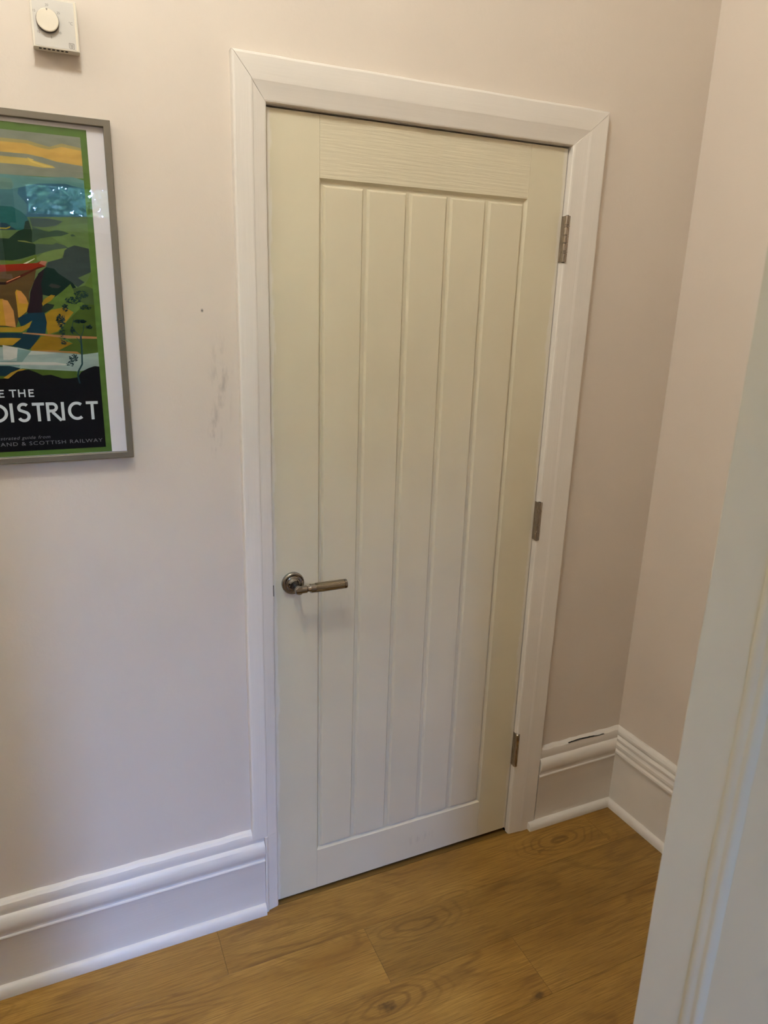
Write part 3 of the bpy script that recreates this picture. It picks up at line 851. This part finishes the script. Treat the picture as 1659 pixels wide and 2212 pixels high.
POSTER=[
 ((122, 126, 112),[(-448.6, 620.0), (-8.5, 624.3), (-15.8, 530.2), (-460.2, 515.1)]),
 ((186, 150, 76),[(-452.7, 582.7), (-141.5, 584.3), (-125.1, 580.5), (-105.7, 576.8), (-85.0, 584.6), (-47.7, 579.2), (-50.2, 549.9), (-96.5, 553.5), (-118.9, 558.5), (-143.8, 561.7), (-455.3, 559.0)]),
 ((150, 138, 88),[(-452.7, 582.7), (-141.5, 584.3), (-125.1, 580.5), (-105.7, 576.8), (-85.0, 584.6), (-47.7, 579.2), (-48.0, 575.5), (-85.5, 578.9), (-106.2, 572.5), (-125.7, 574.8), (-142.1, 578.7), (-453.5, 575.8)]),
 ((176, 152, 80),[(-455.8, 554.8), (-144.5, 554.6), (-128.1, 550.5), (-103.0, 545.7), (-99.0, 542.5), (-120.5, 541.2), (-145.7, 543.2), (-457.2, 542.1)]),
 ((190, 165, 90),[(-144.4, 556.0), (-133.5, 553.5), (-136.5, 551.1), (-108.8, 545.2), (-100.4, 542.8), (-117.6, 542.7), (-139.5, 549.4)]),
 ((88, 130, 130),[(-459.4, 522.2), (-119.2, 525.6), (-71.1, 529.8), (-46.3, 524.6), (-48.6, 497.7), (-463.4, 486.4)]),
 ((98, 128, 120),[(-459.4, 522.2), (-174.6, 519.3), (-170.3, 508.3), (-179.9, 496.0), (-463.2, 487.8)]),
 ((48, 88, 108),[(-463.5, 484.9), (-176.6, 500.6), (-149.3, 508.6), (-131.8, 513.7), (-85.3, 517.6), (-73.8, 514.9), (-47.5, 511.2), (-51.9, 458.4), (-467.6, 448.6)]),
 ((70, 110, 118),[(-463.4, 486.4), (-176.6, 500.6), (-163.7, 504.5), (-166.2, 494.3), (-152.4, 478.0), (-154.2, 460.3), (-465.0, 471.9)]),
 ((84, 104, 60),[(-150.4, 456.2), (-33.2, 464.2), (-32.7, 311.9), (-483.2, 307.3), (-469.5, 431.0)]),
 ((35, 86, 86),[(-464.7, 474.8), (-177.0, 471.8), (-162.3, 464.1), (-154.7, 455.9), (-151.3, 447.3), (-152.7, 433.9), (-174.1, 432.5), (-469.8, 428.0)]),
 ((30, 52, 66),[(-467.9, 445.7), (-189.8, 443.3), (-182.0, 437.9), (-174.1, 432.5), (-471.1, 416.2)]),
 ((150, 135, 45),[(-469.0, 435.7), (-190.7, 435.2), (-183.3, 438.6), (-184.3, 435.6), (-190.9, 433.0), (-469.2, 433.6)]),
 ((60, 75, 65),[(-150.5, 454.7), (-117.4, 455.5), (-94.2, 452.5), (-106.7, 444.2), (-127.6, 439.9), (-147.7, 440.1)]),
 ((90, 112, 65),[(-128.4, 430.9), (-119.1, 437.4), (-97.7, 446.3), (-34.0, 453.5), (-34.9, 404.0), (-89.5, 405.8), (-109.1, 418.5)]),
 ((54, 74, 60),[(-147.7, 440.1), (-128.2, 433.9), (-119.5, 432.9), (-107.4, 436.7), (-98.7, 435.7), (-85.7, 431.9), (-99.5, 426.6), (-120.4, 423.8), (-136.8, 419.9), (-147.6, 413.3), (-150.5, 413.1)]),
 ((54, 74, 60),[(-84.4, 429.0), (-79.8, 430.8), (-74.8, 427.7), (-81.6, 426.7)]),
 ((28, 46, 32),[(-471.1, 416.2), (-188.5, 416.9), (-171.4, 431.2), (-161.8, 434.8), (-158.3, 448.3), (-152.4, 450.1), (-148.6, 431.1), (-150.5, 413.1), (-143.8, 407.5), (-145.3, 392.3), (-169.3, 383.6), (-191.3, 378.0), (-475.3, 378.9)]),
 ((112, 116, 60),[(-174.6, 414.7), (-161.8, 414.7), (-145.0, 410.4), (-159.2, 411.9), (-173.3, 413.3)]),
 ((64, 80, 68),[(-145.0, 410.4), (-115.8, 410.5), (-109.6, 413.9), (-95.1, 410.1), (-89.5, 405.8), (-116.6, 401.3), (-131.8, 396.0), (-146.9, 390.7)]),
 ((100, 118, 66),[(-145.9, 386.2), (-131.8, 396.0), (-113.7, 401.5), (-92.5, 405.7), (-98.0, 394.6), (-104.7, 386.6), (-124.8, 378.0), (-144.9, 381.7)]),
 ((52, 62, 60),[(-96.6, 401.3), (-90.3, 406.1), (-78.3, 411.2), (-53.7, 406.5), (-53.5, 364.2), (-77.5, 352.6), (-66.3, 345.3), (-79.0, 335.7), (-111.9, 360.3), (-117.0, 367.6), (-131.1, 370.0), (-127.3, 379.0), (-100.7, 387.7)]),
 ((84, 102, 36),[(-475.7, 375.5), (-188.9, 379.2), (-173.8, 378.4), (-145.9, 391.4), (-145.5, 381.2), (-165.4, 365.6), (-478.9, 346.2)]),
 ((150, 130, 40),[(-200.2, 362.6), (-198.4, 366.8), (-179.1, 367.6), (-177.9, 365.0), (-193.8, 358.5), (-478.7, 347.7)]),
 ((205, 200, 170),[(-478.1, 353.6), (-178.9, 369.4), (-149.4, 384.7), (-148.8, 383.7), (-177.9, 365.8), (-478.6, 348.4)]),
 ((80, 60, 32),[(-480.4, 332.9), (-148.6, 364.8), (-153.4, 345.3), (-164.0, 324.0), (-166.2, 302.8), (-170.4, 289.1), (-186.7, 275.1), (-193.3, 259.0), (-210.0, 261.1), (-488.5, 259.5)]),
 ((122, 32, 12),[(-479.1, 344.7), (-146.0, 376.7), (-140.0, 380.0), (-128.6, 380.5), (-132.3, 371.4), (-148.6, 364.8), (-480.5, 331.5)]),
 ((30, 12, 14),[(-479.7, 338.8), (-201.3, 340.6), (-201.8, 336.2), (-480.5, 331.5)]),
 ((70, 22, 12),[(-201.8, 336.2), (-175.4, 349.7), (-148.6, 364.8), (-132.3, 371.4), (-145.3, 369.4), (-174.8, 354.9), (-201.1, 342.1)]),
 ((150, 100, 80),[(-142.5, 376.1), (-138.5, 380.8), (-128.4, 380.2), (-132.3, 372.2)]),
 ((190, 120, 80),[(-200.5, 341.8), (-176.4, 353.0), (-176.3, 351.6), (-199.9, 340.4)]),
 ((165, 126, 36),[(-187.9, 323.3), (-185.3, 327.8), (-177.9, 325.8), (-170.6, 314.8), (-167.4, 304.3), (-171.8, 289.0), (-187.3, 276.6), (-187.3, 302.3)]),
 ((178, 122, 62),[(-184.9, 325.6), (-178.0, 325.1), (-170.6, 314.8), (-168.7, 302.8), (-183.7, 303.9)]),
 ((165, 126, 36),[(-482.5, 313.6), (-208.7, 310.8), (-208.4, 262.6), (-487.7, 267.1)]),
 ((176, 124, 66),[(-210.8, 310.0), (-202.1, 308.0), (-194.2, 290.1), (-193.3, 259.7), (-209.8, 262.6)]),
 ((14, 34, 29),[(-146.5, 357.4), (-131.1, 370.0), (-117.0, 367.6), (-111.9, 360.3), (-87.2, 343.1), (-82.0, 334.8), (-88.1, 333.1), (-96.6, 336.7), (-109.3, 325.6), (-121.8, 316.1), (-141.6, 320.1), (-142.6, 339.7)]),
 ((48, 48, 42),[(-129.9, 337.1), (-125.2, 341.0), (-113.8, 339.1), (-108.3, 336.3), (-113.0, 332.8), (-124.5, 333.0)]),
 ((34, 20, 26),[(-162.6, 324.0), (-153.4, 345.3), (-145.1, 357.5), (-134.2, 366.9), (-142.6, 339.7), (-141.6, 320.1), (-144.8, 288.0), (-167.1, 280.0), (-171.8, 289.0), (-166.2, 302.8)]),
 ((80, 102, 42),[(-143.3, 303.3), (-120.4, 316.1), (-103.0, 330.4), (-91.7, 341.4), (-88.1, 332.4), (-66.8, 339.2), (-52.9, 362.7), (-40.8, 363.1), (-38.3, 240.6), (-134.8, 240.1), (-135.8, 291.3)]),
 ((62, 80, 44),[(-88.1, 332.4), (-66.8, 339.2), (-52.3, 333.5), (-42.1, 290.0), (-69.6, 305.1), (-83.8, 314.0)]),
 ((30, 40, 32),[(-145.3, 297.2), (-137.3, 305.0), (-123.1, 302.3), (-126.6, 296.1), (-142.0, 286.5), (-146.2, 288.0)]),
 ((142, 112, 28),[(-139.5, 312.6), (-127.2, 320.5), (-120.1, 319.2), (-128.2, 309.8), (-143.6, 300.3), (-144.5, 304.8)]),
 ((138, 108, 26),[(-142.3, 283.5), (-129.8, 292.9), (-105.9, 298.1), (-90.5, 289.1), (-108.8, 266.9), (-121.9, 252.7), (-140.0, 247.1), (-141.2, 265.0)]),
 ((62, 80, 28),[(-131.2, 247.9), (-118.9, 252.7), (-102.3, 273.3), (-69.6, 305.1), (-39.6, 302.6), (-38.3, 240.6), (-120.1, 240.1)]),
 ((18, 48, 62),[(-188.7, 276.6), (-170.7, 286.0), (-141.9, 288.1), (-139.3, 269.6), (-144.3, 247.8), (-177.2, 250.7), (-163.5, 272.4), (-184.6, 261.4)]),
 ((150, 120, 30),[(-488.5, 259.5), (-191.9, 259.8), (-178.8, 263.0), (-165.0, 272.4), (-170.5, 260.0), (-184.2, 251.4), (-489.9, 246.5)]),
 ((18, 45, 55),[(-489.8, 247.3), (-191.5, 249.8), (-151.7, 247.0), (-170.0, 222.8), (-176.2, 218.9), (-204.0, 225.1), (-492.0, 227.4)]),
 ((150, 118, 32),[(-491.2, 235.1), (-203.8, 240.5), (-186.2, 239.8), (-202.4, 226.6), (-492.0, 227.4)]),
 ((126, 96, 20),[(-171.5, 222.0), (-152.0, 243.1), (-131.3, 246.4), (-107.3, 233.9), (-97.1, 230.7), (-125.3, 216.4), (-172.2, 215.7)]),
 ((62, 80, 28),[(-125.3, 216.4), (-97.1, 230.7), (-106.9, 238.6), (-38.3, 240.6), (-39.3, 206.4), (-81.0, 206.6), (-91.2, 211.5)]),
 ((152, 108, 70),[(-182.9, 250.6), (-163.0, 249.6), (-119.5, 246.4), (-51.9, 243.4), (-52.2, 239.5), (-105.3, 239.9), (-148.9, 245.5), (-183.1, 248.3)]),
 ((140, 156, 150),[(-491.9, 228.9), (-194.3, 222.8), (-172.0, 216.8), (-122.6, 213.2), (-80.8, 209.1), (-40.3, 214.6), (-39.7, 181.8), (-95.8, 176.8), (-172.7, 182.1), (-496.2, 190.2)]),
 ((150, 108, 60),[(-172.0, 217.1), (-137.0, 217.2), (-90.9, 214.7), (-83.8, 209.9), (-107.7, 212.4), (-151.9, 215.2)]),
 ((178, 176, 168),[(-219.2, 227.4), (-194.4, 222.0), (-197.0, 204.1), (-209.6, 199.5), (-220.8, 200.3)]),
 ((172, 176, 168),[(-170.7, 216.2), (-125.6, 212.4), (-143.6, 210.1), (-180.1, 208.7)]),
 ((105, 132, 128),[(-194.7, 219.7), (-172.1, 216.2), (-185.2, 200.9), (-195.3, 186.8), (-496.0, 191.8), (-495.4, 197.2), (-198.4, 197.8)]),
 ((178, 174, 166),[(-495.3, 198.0), (-182.9, 195.3), (-133.2, 194.9), (-109.7, 190.7), (-115.9, 188.8), (-168.9, 190.0), (-495.6, 194.9)]),
 ((66, 86, 30),[(-498.9, 165.2), (-206.6, 174.3), (-191.3, 183.6), (-172.7, 181.8), (-95.7, 177.1), (-92.8, 157.9), (-499.8, 157.3)]),
 ((15, 40, 50),[(-496.2, 190.2), (-212.2, 188.5), (-192.7, 183.9), (-219.9, 169.8), (-498.7, 166.8)]),
 ((150, 118, 36),[(-224.6, 165.9), (-210.7, 175.9), (-194.3, 182.4), (-184.2, 182.2), (-199.3, 175.8), (-212.1, 163.3)]),
 ((9, 7, 11),[(-499.0, 164.9), (-216.2, 164.7), (-199.1, 178.1), (-180.0, 181.5), (-166.0, 175.3), (-156.3, 169.6), (-141.4, 170.9), (-121.2, 163.3), (-107.6, 163.1), (-93.7, 165.3), (-86.7, 175.5), (-72.3, 183.0), (-61.1, 186.6), (-42.6, 184.3), (-29.8, 14.0), (-515.2, 18.4)]),
]
POSTER_STROKES=[((28, 56, 60), 2.2, [(-81.7, 243.5), (-81.9, 217.9), (-83.6, 190.5), (-91.1, 177.5), (-93.5, 167.8), (-90.9, 152.9)]), ((28, 56, 60), 0.9, [(-81.7, 243.5), (-89.3, 251.4), (-93.2, 257.7)]), ((28, 56, 60), 0.9, [(-80.9, 243.5), (-76.2, 254.7), (-74.5, 265.8)]), ((28, 56, 60), 0.8, [(-83.4, 232.4), (-89.3, 241.9)]), ((28, 56, 60), 0.7, [(-91.6, 276.6), (-95.9, 260.8), (-93.4, 256.1)]), ((28, 56, 60), 0.7, [(-92.1, 209.9), (-98.7, 195.4)]), ((28, 56, 60), 0.6, [(-107.3, 282.5), (-113.5, 263.7), (-114.0, 241.8)])]
POSTER_LEAVES=[(-74.2, 322.0, 12.3, 7.1, 46), (-90.0, 310.8, 14.1, 6.7, 60), (-104.5, 298.1, 4.9, 7.9, 28), (-68.7, 298.9, 10.6, 4.4, 28), (-114.8, 273.1, 7.4, 12.3, 60), (-113.9, 251.2, 4.4, 10.6, 20), (-112.5, 233.9, 6.2, 6.2, 14), (-80.7, 272.0, 11.5, 3.5, 46), (-64.9, 261.9, 5.6, 4.4, 24), (-95.6, 256.1, 3.9, 7.1, 18), (-98.1, 201.9, 7.9, 7.1, 30), (-105.1, 191.5, 7.1, 4.9, 18)]

# print: flat painted shapes layered on one sheet
KB = 1.02
pal = {}
pmats = []
def pcol(c):
    if c not in pal:
        mt, nt, b = new_mat('print_ink')
        l = lin(c)
        hh_ = N(nt); nn = hh_.noise(hh_.mapping(hh_.objco(), (30, 30, 90)), 1.0, 4)
        hh_.link(hh_.mix(hh_.mapr(nn, .3, .7, 0, 1), tuple(min(1, v * KB * .88) for v in l[:3]) + (1,), tuple(min(1, v * KB * 1.12) for v in l[:3]) + (1,)), b.inputs['Base Color'])
        b.inputs['Roughness'].default_value = 0.8; b.inputs['Specular IOR Level'].default_value = 0.1
        pal[c] = len(pmats); pmats.append(mt)
    return pal[c]
PX0, PX1, PZ0, PZ1 = -458.5, -41.5, 12.8, 611.0        # printed sheet, mm
GX0, GX1, GZ0, GZ1 = -447.5, -52.5, 23.0, 598.0        # picture inside the green border
def clip(poly):
    def cut(ps, inside, inter):
        out = []
        for i, p in enumerate(ps):
            q = ps[i - 1]
            if inside(p):
                if not inside(q): out.append(inter(q, p))
                out.append(p)
            elif inside(q): out.append(inter(q, p))
        return out
    def ix(v): return lambda a, b: (v, a[1] + (b[1] - a[1]) * (v - a[0]) / (b[0] - a[0]))
    def iz(v): return lambda a, b: (a[0] + (b[0] - a[0]) * (v - a[1]) / (b[1] - a[1]), v)
    for ins, it in ((lambda p: p[0] >= GX0, ix(GX0)), (lambda p: p[0] <= GX1, ix(GX1)), (lambda p: p[1] >= GZ0, iz(GZ0)), (lambda p: p[1] <= GZ1, iz(GZ1))):
        if poly: poly = cut(poly, ins, it)
    return poly
bm = bmesh.new()
yy = PY - .0002
def addpoly(pts, c, y):
    vs = [bm.verts.new((p[0] / 1000, y, p[1] / 1000)) for p in pts]
    try:
        f = bm.faces.new(vs); f.material_index = pcol(c)
        f.normal_update()
        if f.normal.y > 0: f.normal_flip()
    except ValueError: pass
addpoly([(PX0, PZ0), (PX1, PZ0), (PX1, PZ1), (PX0, PZ1)], (80, 108, 48), yy)
for i, (c, pts) in enumerate(POSTER):
    q = clip([tuple(p) for p in pts])
    if len(q) >= 3: addpoly(q, c, yy - .00001 * (i + 1))
yt = yy - .00001 * (len(POSTER) + 3)
for c, w, pts in POSTER_STROKES:
    stroke_bm(bm, [(p[0] / 1000, p[1] / 1000) for p in pts], w * 1.35 / 1000, yt, pcol(c))
rp_ = random.Random(5)
for (cx, cz, rx, rz, n) in POSTER_LEAVES:
    for i in range(int(n * 1.6)):
        a = rp_.uniform(0, 6.283); rr = math.sqrt(rp_.random())
        x, z = cx + rx * rr * math.cos(a), cz + rz * rr * math.sin(a)
        s = rp_.uniform(.9, 2.2)
        if not (GX0 < x - s and x + s < GX1): continue
        addpoly([(x - s, z), (x, z - s * .6), (x + s, z + .2), (x + .1, z + s * .7)], (26, 52, 54), yt - .00002)
me = bpy.data.meshes.new('print'); bm.to_mesh(me); bm.free()
pr = link('print', me, pmats, pf)
# lettering
M_LET = plain('lettering_white', (206, 212, 214), 0.6)
M_LETG = plain('lettering_grey', (112, 112, 114), 0.6)
yl = yt - .0001
def arc(cx, cz, rx, rz, a0, a1, n=18):
    return [(cx + rx * math.cos(math.radians(a0 + (a1 - a0) * i / n)), cz + rz * math.sin(math.radians(a0 + (a1 - a0) * i / n))) for i in range(n + 1)]
def letter(ch, x0, w, b, H, s):
    """stroke lists for one capital in mm; s = stroke width"""
    h2 = s / 2; x1 = x0 + w; t = b + H
    if ch == 'I': return [[(x0 + w / 2, b), (x0 + w / 2, t)]]
    if ch == 'T': return [[(x0, t - h2), (x1, t - h2)], [(x0 + w / 2, b), (x0 + w / 2, t - h2)]]
    if ch == 'E': return [[(x0 + h2, b), (x0 + h2, t)], [(x0 + h2, t - h2), (x1, t - h2)], [(x0 + h2, b + H * .52), (x1 - s * .4, b + H * .52)], [(x0 + h2, b + h2), (x1, b + h2)]]
    if ch == 'H': return [[(x0 + h2, b), (x0 + h2, t)], [(x1 - h2, b), (x1 - h2, t)], [(x0 + h2, b + H * .52), (x1 - h2, b + H * .52)]]
    if ch == 'D': return [[(x0 + h2, t), (x0 + h2, b)], [(x0, t - h2), (x0 + w * .35, t - h2)] + arc(x0 + w * .35, b + H / 2, w * .65 - h2, H / 2 - h2, 90, -90, 24) + [(x0, b + h2)]]
    if ch == 'C': return [arc(x0 + w * .56, b + H / 2, w * .56 - h2, H / 2 - h2, 52, 308, 30)]
    if ch == 'R': return [[(x0 + h2, b), (x0 + h2, t)], [(x0 + h2, t - h2), (x0 + w * .42, t - h2)] + arc(x0 + w * .42, t - H * .27, w * .40 - h2, H * .27 - h2, 90, -90, 16) + [(x0 + h2, t - H * .54 + h2)], [(x0 + w * .42, t - H * .52), (x1, b)]]
    if ch == 'S':
        r1, r2 = H * .245, H * .285
        c1z, c2z = t - r1 - h2 * .2, b + r2 + h2 * .2
        cx = x0 + w / 2
        top = arc(cx + w * .02, c1z, w * .42 - h2 * .6, r1 - h2 * .6, 40, 215, 16)
        bot = arc(cx - w * .01, c2z, w * .50 - h2, r2 - h2 * .6, 50, -155, 18)
        return [top + bot]
    return []
bm = bmesh.new()
for ch, x0, w in (('D', -255, 31), ('I', -220.6, 6), ('S', -208.5, 23.5), ('T', -181, 21.5), ('R', -156.5, 26), ('I', -129.6, 6), ('C', -117.5, 29.5), ('T', -83.5, 22.5)):
    for k, st in enumerate(letter(ch, x0, w, 80.7, 36.6, 5.6)):
        stroke_bm(bm, [(p[0] / 1000, p[1] / 1000) for p in st], .0056, yl - .00001 * k)
for ch, x0, w in (('E', -236.0, 9.4), ('T', -218.0, 12.4), ('H', -202.5, 12.6), ('E', -184.6, 9.6)):
    for k, st in enumerate(letter(ch, x0, w, 128.9, 14.7, 2.5)):
        stroke_bm(bm, [(p[0] / 1000, p[1] / 1000) for p in st], .0025, yl - .00001 * k)
me = bpy.data.meshes.new('lettering'); bm.to_mesh(me); bm.free()
link('lettering', me, M_LET, pr)
put_text('small_lettering', 'illustrated guide from', .0092, -.1543, .0464, yl, M_LETG, pr, 0.28, .0880, 'R', 1.12, 'strated guide from')
put_text('small_lettering', 'MIDLAND & SCOTTISH RAILWAY', .0103, -.0579, .0342, yl, M_LETG, pr, 0.0, .1855, 'R', 1.15, 'AND & SCOTTISH RAILWAY')
